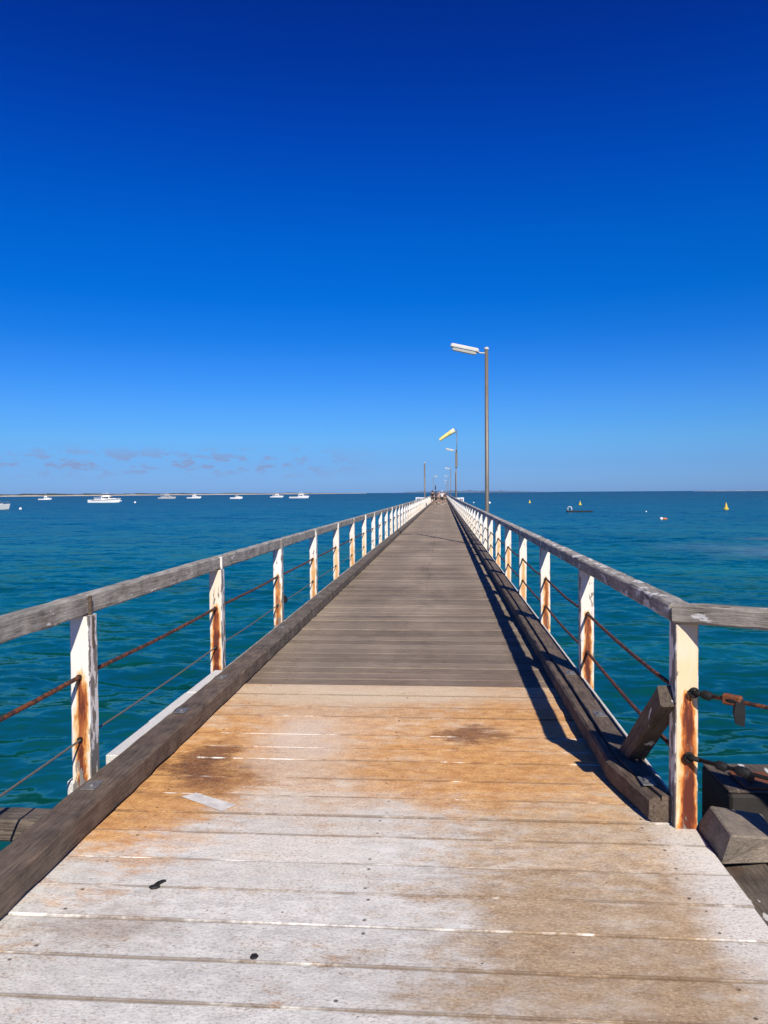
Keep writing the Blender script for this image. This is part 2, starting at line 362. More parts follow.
# ------------------------------------------------------------------ mesh helpers
class MB:
    def __init__(s): s.v = []; s.f = []; s.mi = []; s.cur = 0
    def add(s, vs, fs):
        o = len(s.v); s.v += [tuple(q) for q in vs]; s.f += [tuple(i + o for i in f) for f in fs]; s.mi += [s.cur] * len(fs)
    def box(s, x0, x1, y0, y1, z0, z1, mat=None):
        vs = [(x, y, z) for z in (z0, z1) for y in (y0, y1) for x in (x0, x1)]
        if mat is not None: vs = [mat @ Vector(q) for q in vs]
        s.add(vs, [(0, 2, 3, 1), (4, 5, 7, 6), (0, 1, 5, 4), (2, 6, 7, 3), (0, 4, 6, 2), (1, 3, 7, 5)])
    def cbox(s, x0, x1, y0, y1, z0, z1, c=.006, mat=None):
        """box with chamfered edges"""
        bm = bmesh.new(); bmesh.ops.create_cube(bm, size=1)
        for v in bm.verts:
            v.co = Vector(((x0 + x1) / 2 + v.co.x * (x1 - x0), (y0 + y1) / 2 + v.co.y * (y1 - y0), (z0 + z1) / 2 + v.co.z * (z1 - z0)))
        bmesh.ops.bevel(bm, geom=bm.edges[:], offset=c, segments=1, affect='EDGES')
        bm.verts.index_update()
        vs = [v.co.copy() for v in bm.verts]
        if mat is not None: vs = [mat @ q for q in vs]
        s.add(vs, [[v.index for v in f.verts] for f in bm.faces]); bm.free()
    def tube(s, pts, r, n=8, cap=True):
        pts = [Vector(p) for p in pts]; rr = r if isinstance(r, (list, tuple)) else [r] * len(pts)
        vs = []
        for i, p in enumerate(pts):
            d = (pts[min(i + 1, len(pts) - 1)] - pts[max(i - 1, 0)])
            d = d.normalized() if d.length > 1e-9 else Vector((0, 0, 1))
            a = Vector((0, 0, 1)) if abs(d.z) < .9 else Vector((1, 0, 0))
            u = d.cross(a).normalized(); w = d.cross(u)
            vs += [p + (u * math.cos(2 * math.pi * k / n) + w * math.sin(2 * math.pi * k / n)) * rr[i] for k in range(n)]
        fs = [(i * n + k, i * n + (k + 1) % n, (i + 1) * n + (k + 1) % n, (i + 1) * n + k) for i in range(len(pts) - 1) for k in range(n)]
        if cap: fs += [tuple(range(n))[::-1], tuple((len(pts) - 1) * n + k for k in range(n))]
        s.add(vs, fs)
    def sphere(s, c, r, n=12, m=8, sc=(1, 1, 1)):
        c = Vector(c); vs = [c + Vector((0, 0, -r * sc[2]))]
        for j in range(1, m):
            a = -math.pi / 2 + math.pi * j / m
            vs += [c + Vector((r * sc[0] * math.cos(a) * math.cos(2 * math.pi * k / n), r * sc[1] * math.cos(a) * math.sin(2 * math.pi * k / n), r * sc[2] * math.sin(a))) for k in range(n)]
        vs.append(c + Vector((0, 0, r * sc[2])))
        fs = [(0, 1 + (k + 1) % n, 1 + k) for k in range(n)]
        for j in range(m - 2):
            b = 1 + j * n
            fs += [(b + k, b + (k + 1) % n, b + n + (k + 1) % n, b + n + k) for k in range(n)]
        b = 1 + (m - 2) * n; t = len(vs) - 1
        fs += [(b + k, b + (k + 1) % n, t) for k in range(n)]
        s.add(vs, fs)
    def loft(s, rings, cap=True):
        n = len(rings[0]); vs = [p for r in rings for p in r]
        fs = [(i * n + k, i * n + (k + 1) % n, (i + 1) * n + (k + 1) % n, (i + 1) * n + k) for i in range(len(rings) - 1) for k in range(n)]
        if cap: fs += [tuple(range(n))[::-1], tuple((len(rings) - 1) * n + k for k in range(n))]
        s.add(vs, fs)
    def timber(s, w, h, L, seg=8, c=.008, jit=.002, x0=0., z0=0., y0=0., bow=0.):
        """hewn beam along +Y, chamfered section, slightly uneven"""
        rings = []
        a = w / 2; base = [(-a + c, 0), (a - c, 0), (a, c), (a, h - c), (a - c, h), (-a + c, h), (-a, h - c), (-a, c)]
        for i in range(seg + 1):
            y = L * i / seg; q = bow * math.sin(math.pi * i / seg)
            rings.append([(x0 + px + random.gauss(0, jit), y0 + y, z0 + pz + q + random.gauss(0, jit)) for px, pz in base])
        s.loft(rings)
    def mesh(s, name, mats, smooth=False):
        me = bpy.data.meshes.new(name); me.from_pydata(s.v, [], s.f)
        bm = bmesh.new(); bm.from_mesh(me); bmesh.ops.recalc_face_normals(bm, faces=bm.faces); bm.to_mesh(me); bm.free()
        for q in (mats if isinstance(mats, (list, tuple)) else [mats]): me.materials.append(q)
        if any(s.mi): me.polygons.foreach_set('material_index', s.mi)
        if smooth: me.polygons.foreach_set('use_smooth', [True] * len(me.polygons))
        me.update(); return me

def link(name, data, parent=None, loc=None, rot=None):
    o = bpy.data.objects.new(name, data); COL.objects.link(o)
    if parent is not None: o.parent = parent
    if loc is not None: o.location = loc
    if rot is not None: o.rotation_euler = rot
    return o
def build(name, mb, mat, parent=None, loc=None, rot=None, smooth=False):
    return link(name, mb.mesh(name, mat, smooth), parent, loc, rot)
def thing(name, label, cat, loc=(0, 0, 0), rz=0., group=None):
    o = link(name, None, None, loc, (0, 0, rz)); o.empty_display_size = .2
    return tag(o, label, cat, group)
def tag(o, label, cat, group=None, kind=None):
    if label: o['label'] = label
    if cat: o['category'] = cat
    if group: o['group'] = group
    if kind: o['kind'] = kind
    return o

# ================================================================== THE SETTING
# ---- sea: one polar sheet from the shore to the horizon, real chop in front of the camera
def make_sea():
    rad = np.concatenate([[2.0], np.geomspace(3.0, 600, 900), np.geomspace(760, 60000, 40)])
    fine = np.linspace(R(-52), R(50), 800)
    coarse = np.linspace(R(50), R(308), 90)[1:-1]
    th = np.concatenate([fine, coarse])                      # clockwise from +Y
    nr, nt = len(rad), len(th)
    X = rad[:, None] * np.sin(th)[None]; Y = rad[:, None] * np.cos(th)[None]
    Z = np.zeros_like(X)
    for k in range(90):
        lam = math.exp(rng.uniform(math.log(.28), math.log(4.2)))
        ang = rng.normal(R(100), R(26)) if k % 3 else rng.normal(R(75), R(40))
        kx, ky = math.cos(ang) * 2 * math.pi / lam, math.sin(ang) * 2 * math.pi / lam
        spacing = rad * (rad[100] / rad[99] - 1)
        fade = np.clip((lam / (spacing * 2.0)) - 1, 0, 1) * np.clip((600 - rad) / 300, 0, 1)
        ph = kx * X + ky * Y + rng.uniform(0, 6.28)
        sn = np.sin(ph)
        Z += (.0027 * lam ** .75 * fade)[:, None] * (sn + .25 * np.cos(2 * ph))
    gust = .75 + .35 * np.sin(X * .11 + Y * .05 + 1.) * np.sin(Y * .083 - X * .02)
    Z *= gust
    Z[:, 800:] = 0; Z[:, 0] *= 0; Z[:, 799] *= 0
    co = np.stack([X, Y, Z], -1).reshape(-1, 3)
    i, j = np.meshgrid(np.arange(nr - 1), np.arange(nt), indexing='ij'); j2 = (j + 1) % nt
    q = np.stack([i * nt + j, i * nt + j2, (i + 1) * nt + j2, (i + 1) * nt + j], -1).reshape(-1, 4)[:, ::-1]
    me = bpy.data.meshes.new('sea'); nf = len(q)
    me.vertices.add(len(co)); me.vertices.foreach_set('co', co.ravel())
    me.loops.add(nf * 4); me.loops.foreach_set('vertex_index', q.ravel().astype(np.int32))
    me.polygons.add(nf); me.polygons.foreach_set('loop_start', np.arange(0, nf * 4, 4, dtype=np.int32))
    me.polygons.foreach_set('use_smooth', np.ones(nf, bool))
    me.update(calc_edges=True); me.validate()
    me.materials.append(M['sea'])
    return tag(link('sea', me, None, (0, 0, WATER)), 'blue green sea with light chop reaching to the horizon', 'sea', kind='structure')
make_sea()

# ---- far shore: low scrub-covered dunes with a pale beach, running off along the left horizon
def make_shore(name, mat, pts, depth, seed, foot=False):
    r2 = random.Random(seed); mb = MB(); rings = []
    n = 220
    for k in range(n + 1):
        s = k / n * (len(pts) - 1); i = min(int(s), len(pts) - 2); u = s - i
        p = [pts[i][q] * (1 - u) + pts[i + 1][q] * u for q in range(3)]
        h = max(.15, p[2] * (1 + .16 * math.sin(k * .31) + .10 * math.sin(k * .83 + 1) + r2.uniform(-.09, .09)))
        d = depth
        b = WATER - .4
        if foot: rings.append([(p[0], p[1], b), (p[0], p[1] + d * .4, WATER + h * .7), (p[0], p[1] + d, WATER + h), (p[0], p[1] + d * 1.4, b)])
        else: rings.append([(p[0], p[1], b), (p[0], p[1] + d * .12, WATER + h * .55), (p[0], p[1] + d * .4, WATER + h), (p[0], p[1] + d, WATER + h * .8), (p[0], p[1] + d * 1.2, b)])
    mb.loft(rings)
    o = build(name, mb, mat, smooth=False); o['kind'] = 'structure'
    return o
make_shore('beach', M['sand'], [(-1900, 1700, 2.9), (-1350, 1960, 2.9), (-1250, 2600, 3.2), (-1150, 3300, 3.6), (-820, 4600, 3.6), (-620, 6200, 2.2)], 26, 3, True)
make_shore('dunes', M['land'], [(-1900, 1740, 8.0), (-1350, 2000, 7.6), (-1260, 2640, 7.4), (-1160, 3340, 7.4), (-830, 4640, 7.0), (-620, 6240, 2.5)], 200, 5)
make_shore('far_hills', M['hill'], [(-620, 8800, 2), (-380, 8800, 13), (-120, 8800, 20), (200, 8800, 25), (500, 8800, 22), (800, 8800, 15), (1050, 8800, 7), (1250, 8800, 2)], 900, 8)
make_shore('far_sandbar', M['sand'], [(2050, 6500, .6), (2200, 6500, 2.0), (2600, 6500, 2.2), (2900, 6500, 1.9), (3200, 6500, 1.5)], 30, 9, True)

# ---- the shore the pier starts from (behind and under the camera)
mb = MB()
prof = [(-40, .0), (-6, -.02), (0.6, -.28), (1.6, -1.2), (2.4, -2.3), (3.2, -3.2)]
rings = []
for k in range(61):
    x = -60 + 2 * k
    ring = [(x, y + random.uniform(-.25, .25), z - .12 + (random.uniform(-.1, .05) if i > 1 else 0)) for i, (y, z) in enumerate(prof)]
    ring += [(x, 3.2, -4.5), (x, -40, -4.5)]
    rings.append(ring)
mb.loft(rings)
tag(build('shore_bank', mb, M['shore']), 'rubble bank where the pier leaves the shore', 'bank', kind='structure')

# ================================================================== THE PIER
SP, SPR = 2.33, 2.36
LX = -1.84            # left railing post centre line
RX = 1.07             # right railing post centre line
LY0, RY0 = 3.80, 3.53  # first post in view on either side
jetty = thing('jetty', 'long straight timber pier with grey deck boards, stained landward planks and low kerb beams', 'pier')

def boards(name, y0, y1, x0, x1, width, gap, thick, mat, parent, jit, seams=None, xcut=None):
    V, F, B, E = [], [], [], []
    y = y0; k = 0
    edges = seams or []
    if not edges:
        while y < y1:
            w = width * random.uniform(.92, 1.08); edges.append((y, min(y + w, y1))); y += w
    for a, b in edges:
        g = gap * (random.uniform(.45, 1.25) if not (seams and abs(b - 2.395) < .01) else 2.2); dz = random.uniform(-jit, jit); sk = random.uniform(-jit, jit) * 1.2
        xa = x0 + random.uniform(-.012, .012); xb = x1 + random.uniform(-.006, .004)
        if xcut: xb = xcut(.5 * (a + b), xb)
        o = len(V); c = .0022 if seams else .004; nx = 8
        bd = random.random()
        ring = []
        for i in range(nx + 1):
            x = xa + (xb - xa) * i / nx
            wv = random.gauss(0, gap * .22); wv2 = random.gauss(0, gap * .22)
            ya, yb = a + g * .5 + wv, b - g * .5 + wv2; zt = dz + sk * (i / nx - .5) + random.gauss(0, jit * .15)
            sec = [(x, ya, -thick), (x, ya, zt - c), (x, ya + c, zt), (x, (ya + yb) / 2, zt + jit * .2), (x, yb - c, zt), (x, yb, zt - c), (x, yb, -thick)]
            V += sec; E += [0, 0, 0, .11, 0, 0, 0]
        n = 7
        for i in range(nx):
            for q in range(n):
                F.append((o + i * n + q, o + i * n + (q + 1) % n, o + (i + 1) * n + (q + 1) % n, o + (i + 1) * n + q)); B.append(bd)
        F.append(tuple(o + q for q in range(n))); B.append(bd)
        F.append(tuple(o + nx * n + q for q in reversed(range(n)))); B.append(bd)
    me = bpy.data.meshes.new(name); me.from_pydata(V, [], F)
    bm = bmesh.new(); bm.from_mesh(me); bmesh.ops.recalc_face_normals(bm, faces=bm.faces); bm.to_mesh(me); bm.free()
    at = me.attributes.new('board', 'FLOAT', 'FACE'); at.data.foreach_set('value', B)
    at = me.attributes.new('edge', 'FLOAT', 'POINT'); at.data.foreach_set('value', E)
    me.materials.append(mat); me.update()
    return link(name, me, parent)

END = 470.
boards('deck', 5.955, END, -1.785, 1.02, .205, .007, .07, M['deck'], jetty, .004)
ap = [.2, .42, .64, .86, 1.08, 1.30, 1.52, 1.74, 1.96, 2.18, 2.395, 2.615, 2.83, 3.06, 3.31, 3.52, 3.74, 3.98, 4.26, 4.46, 4.71, 5.10, 5.33, 5.65, 5.95]
apron = boards('coated_planks', 0, 0, -1.755, 1.11, 0, .006, .09, M['apron'], jetty, .0022, seams=list(zip(ap[:-1], ap[1:])), xcut=lambda y, xb: xb if y < 3.5 else 1.025)
apron['label'] = 'pale landward planks coated and stained orange and brown'
mb = MB(); mb.box(-1.76, 1.10, .15, 3.5, -.16, -.095); mb.box(-1.76, 1.0, 3.5, 5.95, -.16, -.095)
build('plank_bedding', mb, M['pile'], jetty)

# kerb beams, laid end to end on both sides
def kerb(x, w, y0, L, mat, left, first=False):
    mb = MB(); seg = max(4, int(L / .12)) if y0 < 14 else 4
    if left: mb.timber(w, .118, L - .012, seg, .012, .0022 if y0 < 14 else .001)
    else:
        # right kerb: a long split runs along its top, leaving a narrow inner strip
        s1 = .045
        if first:
            rings = []; a = w / 2
            for i in range(seg + 1):
                y = (L - .012) * i / seg; k = max(0., 1 - y / .46) * .088          # inner corner cut back at the end
                c = .012; j = lambda: random.gauss(0, .0022)
                xa = -a + k
                rings.append([(xa + c, y, 0), (a - c, y, 0), (a + j(), y, c), (a + j(), y, .118 - c), (a - c, y, .118 + j()), (xa + s1 + .012 + j() * .5, y, .118 + j()), (xa + s1 + .006, y, .085), (xa + s1 + j() * .5, y, .112 + j()), (xa + c, y, .108 + j()), (xa + j(), y, .095), (xa + j(), y, c)])
            mb.loft(rings)
        else:
            rings = []; a = w / 2
            for i in range(seg + 1):
                y = (L - .012) * i / seg; c = .012; j = lambda: random.gauss(0, .0018)
                xa = -a
                rings.append([(xa + c, y, 0), (a - c, y, 0), (a + j(), y, c), (a + j(), y, .118 - c), (a - c, y, .118 + j()), (xa + s1 + .010 + j() * .5, y, .118 + j()), (xa + s1 + .005, y, .09), (xa + s1 + j() * .5, y, .114 + j()), (xa + c, y, .112 + j()), (xa + j(), y, .10), (xa + j(), y, c)])
            mb.loft(rings)
    return build('kerb_beam', mb, mat, jetty, (x, y0, .006))
def kerb_x_left(y): return -1.652
L0 = [0.3, 6.75] + [6.75 + 5.85 * k for k in range(1, 40)]
for a, b in zip(L0[:-1], L0[1:]): kerb(-1.645, .172, a, b - a, M['kerb'] if a < 3 else M['kerb_grey'], True)
R0 = [3.53, 8.2] + [8.2 + 5.85 * k for k in range(1, 40)]
for i, (a, b) in enumerate(zip(R0[:-1], R0[1:])): kerb(.930, .190, a, b - a, M['kerb'] if a < 9 else M['kerb_grey'], False, i == 0)
for side, x, w, y0 in (('l', -1.645, .172, L0[-1]), ('r', .930, .190, R0[-1])):
    mb = MB(); mb.timber(w, .118, END - y0, 60, .01, .002); build('kerb_beam', mb, M['kerb_grey'], jetty, (x, y0, .006))['kind'] = 'stuff'
# steel washer plates let into the kerb tops
def plates(x, ys, w):
    for y in ys:
        mb = MB(); mb.cbox(-w, w, -.055, .055, .0, .005, .002); mb.tube([(0, 0, .004), (0, 0, .013)], .016, 8)
        build('washer_plate', mb, M['plate'], jetty, (x, y, .1245), (0, 0, random.uniform(-.08, .08)))
plates(-1.665, [3.49, 4.74, 5.63, 7.8, 10.2, 12.6], .035)
plates(.955, [3.70, 4.81, 5.9, 8.5, 11], .032)
# edge boards outside the kerbs
mb = MB()
for a, b, w in ((3.98, 4.62, .082), (4.62, 5.3, .094), (5.3, 5.98, .086)):
    mb.cbox(-1.737 - w, -1.737, a, b - .006, -.06, .098 + random.uniform(-.004, .004), .004)
build('edge_board', mb, M['white_timber'], jetty)['label'] = 'white painted edge board outside the left kerb'
mb = MB(); mb.timber(.046, .15, END - 6.02, 150, .004, .002, -1.7615, -.062, 6.02)
build('edge_board', mb, M['rail_left'], jetty)
mb = MB(); mb.timber(.016, .32, END - 3.6, 120, .003, .0012, 1.040, -.214, 3.66)
build('edge_board', mb, M['white_timber'], jetty)['label'] = 'thin white edge board outside the right kerb'
# crossheads and piles below the deck (seen only from the side)
for k in range(24):
    y = 4.6 + 4.68 * k
    mb = MB(); mb.timber(.26, .28, 3.3, 6, .015, .004)
    build('crosshead', mb, M['pile'], jetty, (1.25, y, -.47), (0, 0, R(90)))
    for x in (-1.35, .75):
        mb = MB(); mb.tube([(0, 0, -3.2), (0, 0, -1.5), (0, 0, -.47 + .002)], [.17, .16, .15], 12)
        build('pile', mb, M['pile'], jetty, (x, y, 0), smooth=True)
mb = MB()
for x in (-1.45, -.35, .75): mb.box(x - .09, x + .09, 4.3, END, -.187, -.075)
build('stringer', mb, M['pile'], jetty)

# ---- railings
def post_mesh(lap, h=.885):
    mb = MB()
    rings = []
    for i in range(15):
        z = -.18 + (h + .18) * i / 14; c = .006; a = .05; j = lambda: random.gauss(0, .0008)
        rings.append([(x + j(), y + .05 + j(), z) for x, y in ((-a + c, -a), (a - c, -a), (a, -a + c), (a, a - c), (a - c, a), (-a + c, a), (-a, a - c), (-a, -a + c))])
    mb.loft(rings)
    if lap: mb.cbox(.016, .049, .032, .062, h, .9885, .003)       # tenon strip showing between two rail lengths
    return mb.mesh('post', M['post'])
pm_l, pm_r, pm_r2 = post_mesh(True), post_mesh(False), post_mesh(False, .910)
N = 100
left = thing('timber_railing', 'left hand white post and wire railing with an unpainted grey handrail', 'railing', (LX, 0, 0), 0, 'railings along the pier')
right = thing('timber_railing', 'right hand white post and wire railing with flaking painted handrail and corner post', 'railing', (RX, 0, 0), 0, 'railings along the pier')
def rail_mesh(w, h, L, mat, seg, jit):
    mb = MB(); mb.timber(w, h, L, seg, .009, jit); return mb.mesh('top_rail', mat)
posts = {}
def railing(root, y0, pm, rw, rh, rz, rx, rmat, k0, SP):
    far = rail_mesh(rw, rh, SP - .004, rmat, 4, .001)
    for k in range(k0, N):
        y = y0 + k * SP
        o = link('post', pm, root, (0, y - .05, 0))
        rust = 1.0 if k < 2 else max(.12, 1.0 - .13 * k) * random.uniform(.55, 1.15)
        o.color = (min(1.2, rust * 1.2), random.uniform(.05, .28) if k < 7 else .04, random.uniform(0, .6), 1); posts[(root, k)] = o
        o.rotation_euler = (random.gauss(0, .004), random.gauss(0, .004), random.gauss(0, .012))
        near = k < 8
        if root is left and k == 0:
            o.data = pm_r; mb = MB(); mb.cbox(.028, .044, .040, .056, .885, .985, .002); mb.cbox(.036, .0525, .040, .056, .72, .884, .002)
            build('joint_strip', mb, M['kerb'], root, (0, y - .05, 0))
        me = rail_mesh(rw, rh, SP - (.016 if near else .004), rmat, 26, .0016) if near else far
        link('top_rail', me, root, (rx, y + (.008 if near else .002), rz))
    y1 = y0 + N * SP; mb = MB(); mr = MB()
    k = 0
    while y1 + k * SP < END:
        mb.box(-.05, .05, y1 + k * SP - .05, y1 + k * SP + .05, -.1, .885); k += 1
    o = build('post', mb, M['post'], root); o['kind'] = 'stuff'; o.color = (.15, .03, 0, 1)
    mr.timber(rw, rh, END - y1, 30, .008, .001); build('top_rail', mr, rmat, root, (rx, y1, rz))['kind'] = 'stuff'
railing(left, LY0, pm_l, .078, .102, .888, -.010, M['rail_left'], -1, SP)
railing(right, RY0, pm_r2, .104, .082, .9135, -.008, M['rail_right'], 0, SPR)
posts[(right, 0)].color = (1.35, .85, .5, 1)
posts[(left, 0)].color = (1.15, .14, .6, 1)
posts[(left, 1)].color = (1.4, .6, .4, 1)
posts[(left, 2)].color = (.85, .02, 1.0, 1)
def cable(root, ys, z, r, mat, sag=.012, wob=.004):
    mb = MB(); pts = []
    for a, b in zip(ys[:-1], ys[1:]):
        n = 5 if a < 25 else 2
        for i in range(n):
            u = i / n; pts.append((random.gauss(0, wob * .3), a + (b - a) * u, z - sag * 4 * u * (1 - u) + random.gauss(0, wob * .3)))
    pts.append((0, ys[-1], z)); mb.tube(pts, r, 8)
    return build('cable', mb, mat, root, smooth=True)
ysl = [LY0 + SP * k for k in range(-1, N + 1)]; ysr = [RY0 + SPR * k for k in range(0, N + 1)]
cable(left, ysl, .580, .0115, M['cable_rust']); cable(left, ysl, .262, .0055, M['cable_grey'])
cable(right, ysr, .590, .0105, M['cable_rust'], .02); cable(right, ysr, .300, .0105, M['cable_rust'], .02)
for root, y0, zs, k0, sp in ((left, LY0, (.58, .262), 0, SP), (right, RY0, (.59, .30), 1, SPR)):
    for k in range(k0, 9):
        for z in zs:
            mb = MB(); mb.tube([(0, -.002, 0), (0, .016, 0)], [.014, .010], 10)
            build('cable_ferrule', mb, M['fitting'], root, (.0, y0 + k * sp - .066, z))
mb = MB(); mb.cbox(-.022, .022, -.05, .05, -.028, .028, .008); mb.tube([(0, -.02, .02), (0, -.02, .06)], .008); mb.tube([(0, .025, .02), (0, .025, .06)], .008)
build('cable_clamp', mb, M['fitting'], left, (0, LY0 + 2 * SP + .34, .262))
# brace from the corner post down to the kerb
mb = MB(); mb.timber(.098, .098, .86, 10, .008, .002, 0, -.098)
build('brace', mb, M['brace'], right, (-.062, RY0 + .02, .62), (R(-38.5), 0, R(3)))
# return handrail: turns outward round the corner post and comes back towards the shore
A = Vector((1.052, 3.53)); B = Vector((1.452, 3.13)); ang = math.atan2((B - A).y, (B - A).x) - R(90)
mb = MB(); mb.timber(.098, .084, 1.9, 16, .009, .0018)
build('return_rail', mb, M['rail_return'], right, (A.x - RX - .008, A.y - .008, .9155), (R(2.6), 0, ang))
o = link('post', pm_r2, right, (1.435 - RX, 3.13, 0.02), (0, 0, ang)); o.color = (.8, .3, .4, 1)
o = link('post', pm_r2, right, (1.435 - RX + 1.0, 2.13, 0.07), (0, 0, ang)); o.color = (.8, .3, .4, 1)
# iron shackles and rods on the return
def fittings(p0, d, z, knobs, strap):
    d = Vector((*d, 0)).normalized(); up = Vector((0, 0, 1)); P = Vector(p0)
    mb = MB(); n = 12
    mb.tube([P - d * .02, P + d * .05], .012, 8)
    mb.tube([P + Vector((0, -.002, 0)) + Vector((.019 * math.cos(a), 0, .019 * math.sin(a))) for a in np.linspace(0, 6.28, 14)], .006, 6)
    o = build('eye_bolt', mb, M['fitting'], right, (-RX, 0, 0), smooth=True)
    for s, r, l in knobs:
        mb = MB(); mb.tube([P + d * (s - l), P + d * (s - l * .6), P + d * s, P + d * (s + l * .6), P + d * (s + l)], [r * .55, r * .95, r, r * .9, r * .5], 10)
        for q in range(3):
            a = q * 2.1; mb.sphere(P + d * (s + l * .3 * (q - 1)) + Vector((0, math.cos(a) * r * .7, math.sin(a) * r * .7)), r * .42, 8, 6)
        build('turnbuckle', mb, M['fitting'], right, (-RX, 0, 0), smooth=True)
    mb = MB(); mb.tube([P + d * .05 , P + d * .35, P + d * .65, P + d * 1.1], [.010, .0085, .0085, .0085], 8)
    build('rod', mb, M['cable_rust'] if strap else M['fitting'], right, (-RX, 0, 0), smooth=True)
    if strap:
        mb = MB(); mb.cbox(.13, .21, -.016, .016, -.02, .024, .006, Matrix.Translation(P) @ Matrix.Rotation(math.atan2(d.y, d.x), 4, 'Z')); build('shackle', mb, M['rust_plate'], right, (-RX, 0, 0))
        mb = MB(); q = P + d * .19
        mb.loft([[(q.x - .012, q.y - .02, q.z - .0), (q.x + .02, q.y - .03, q.z), (q.x + .024, q.y + .0, q.z), (q.x - .008, q.y + .012, q.z)],
                 [(q.x - .02, q.y - .022, q.z - .05), (q.x + .022, q.y - .034, q.z - .045), (q.x + .026, q.y, q.z - .045), (q.x - .014, q.y + .012, q.z - .05)],
                 [(q.x - .012, q.y - .02, q.z - .09), (q.x + .02, q.y - .03, q.z - .10), (q.x + .022, q.y, q.z - .10), (q.x - .006, q.y + .01, q.z - .09)]])
        build('strap', mb, M['dark'], right, (-RX, 0, 0))
dr = (.707, -.707)
fittings((1.095, 3.462, .612), dr, .61, [(.058, .020, .026), (.175, .019, .040)], True)
fittings((1.075, 3.462, .325), dr, .33, [(.145, .020, .028), (.235, .021, .034)], False)

# ---- timbers and blocks around the pier's corner
vs = [(1.122, 3.53, -.04), (1.122, 3.17, -.04), (1.345, 3.295, -.04), (1.36, 3.55, -.04),
      (1.165, 3.46, .115), (1.150, 3.135, .12), (1.335, 3.24, .115), (1.36, 3.48, .11)]
vs[0] = (1.118, 3.53, -.02); vs[1] = (1.120, 3.185, -.02); vs[2] = (1.395, 3.30, -.06); vs[3] = (1.44, 3.56, -.06); vs[5] = (1.145, 3.15, .118); vs[6] = (1.385, 3.30, .045); vs[7] = (1.42, 3.54, .050)
mb = MB(); mb.add(vs, [(0, 3, 2, 1), (4, 5, 6, 7), (0, 1, 5, 4), (1, 2, 6, 5), (2, 3, 7, 6), (3, 0, 4, 7)])
me = mb.mesh('timber_block', M['block']); bm = bmesh.new(); bm.from_mesh(me); bmesh.ops.bevel(bm, geom=bm.edges[:], offset=.007, segments=1, affect='EDGES'); bm.to_mesh(me); bm.free()
tag(link('timber_block', me), 'grey split timber block with sloping sides beside the rusty corner post', 'timber block')
mb = MB(); mb.cbox(1.132, 2.3, 1.9, 3.62, -.35, -.064, .012)
tag(build('weathered_slab', mb, M['slab']), 'rough dark weathered slab beside the coated planks below the timber block', 'slab')
st = thing('tarred_beam', 'black tarred beam end with a rusty plate on top behind the grey timber block', 'beam', (1.375, 3.80, -.105))
mb = MB(); mb.cbox(0, 1.3, 0, .42, -.4, .135, .012); build('beam_end', mb, M['black_timber'], st)
mb = MB(); mb.cbox(.0, 1.2, .02, .40, .1365, .150, .004); build('cap_board', mb, M['brace'], st)
mb = MB(); mb.cbox(.08, .26, .03, .25, .1515, .164, .004); mb.tube([(.14, .12, .16), (.14, .12, .19)], .02, 8); build('rusty_plate', mb, M['rust_plate'], st)
mb = MB(); mb.timber(.15, .10, 1.4, 12, .01, .0025)
tag(build('side_beam', mb, M['kerb_grey'], None, (-1.765, 3.40, -.082), (R(1.5), 0, R(92))), 'grey timber beam running off the left kerb at the photo edge', 'beam')
bt = thing('bolted_cleat', 'small pale bolted timber cleat at the foot of the nearest left post', 'cleat', (-1.915, 3.86, -.05))
mb = MB(); mb.cbox(-.035, .02, -.05, .06, -.12, .07, .006); build('cleat_block', mb, M['white_timber'], bt)
mb = MB(); mb.tube([(-.01, -.05, -.02), (-.01, -.075, -.02)], .018, 8); build('bolt', mb, M['fitting'], bt)

# ---- small things lying on the planks
mb = MB()
P = [(-1.299, 3.685), (-1.242, 3.735), (-1.001, 3.60), (-1.05, 3.525)]
rg = [[(x, y, .0045) for x, y in P], [(x, y, .0062) for x, y in P]]
mb.loft(rg); tag(build('tape_strip', mb, M['patch']), 'worn pale grey tape strip stuck on the orange stained planks', 'tape')
def scrap(name, pts, z, h, mat, label, cat):
    c = Vector((sum(p[0] for p in pts) / len(pts), sum(p[1] for p in pts) / len(pts), 0)); mb = MB()
    mb.loft([[(p[0] - c.x, p[1] - c.y, 0) for p in pts], [((p[0] - c.x) * .9, (p[1] - c.y) * .9, h * random.uniform(.7, 1.2)) for p in pts]])
    return tag(build(name, mb, mat, None, (c.x, c.y, z)), label, cat)
scrap('seaweed_scrap', [(-1.125, 2.815), (-1.11, 2.803), (-1.092, 2.808), (-1.083, 2.822), (-1.092, 2.832), (-1.10, 2.826), (-1.088, 2.85), (-1.075, 2.868), (-1.088, 2.866), (-1.102, 2.845), (-1.112, 2.826)], .004, .010, M['weed'], 'black forked seaweed scrap on the pale planks at left', 'seaweed')
scrap('tar_spot', [(-.63, 2.405), (-.62, 2.398), (-.607, 2.402), (-.603, 2.415), (-.612, 2.422), (-.626, 2.418)], .004, .006, M['weed'], 'small round black tar spot on the pale planks near the bottom', 'tar spot')

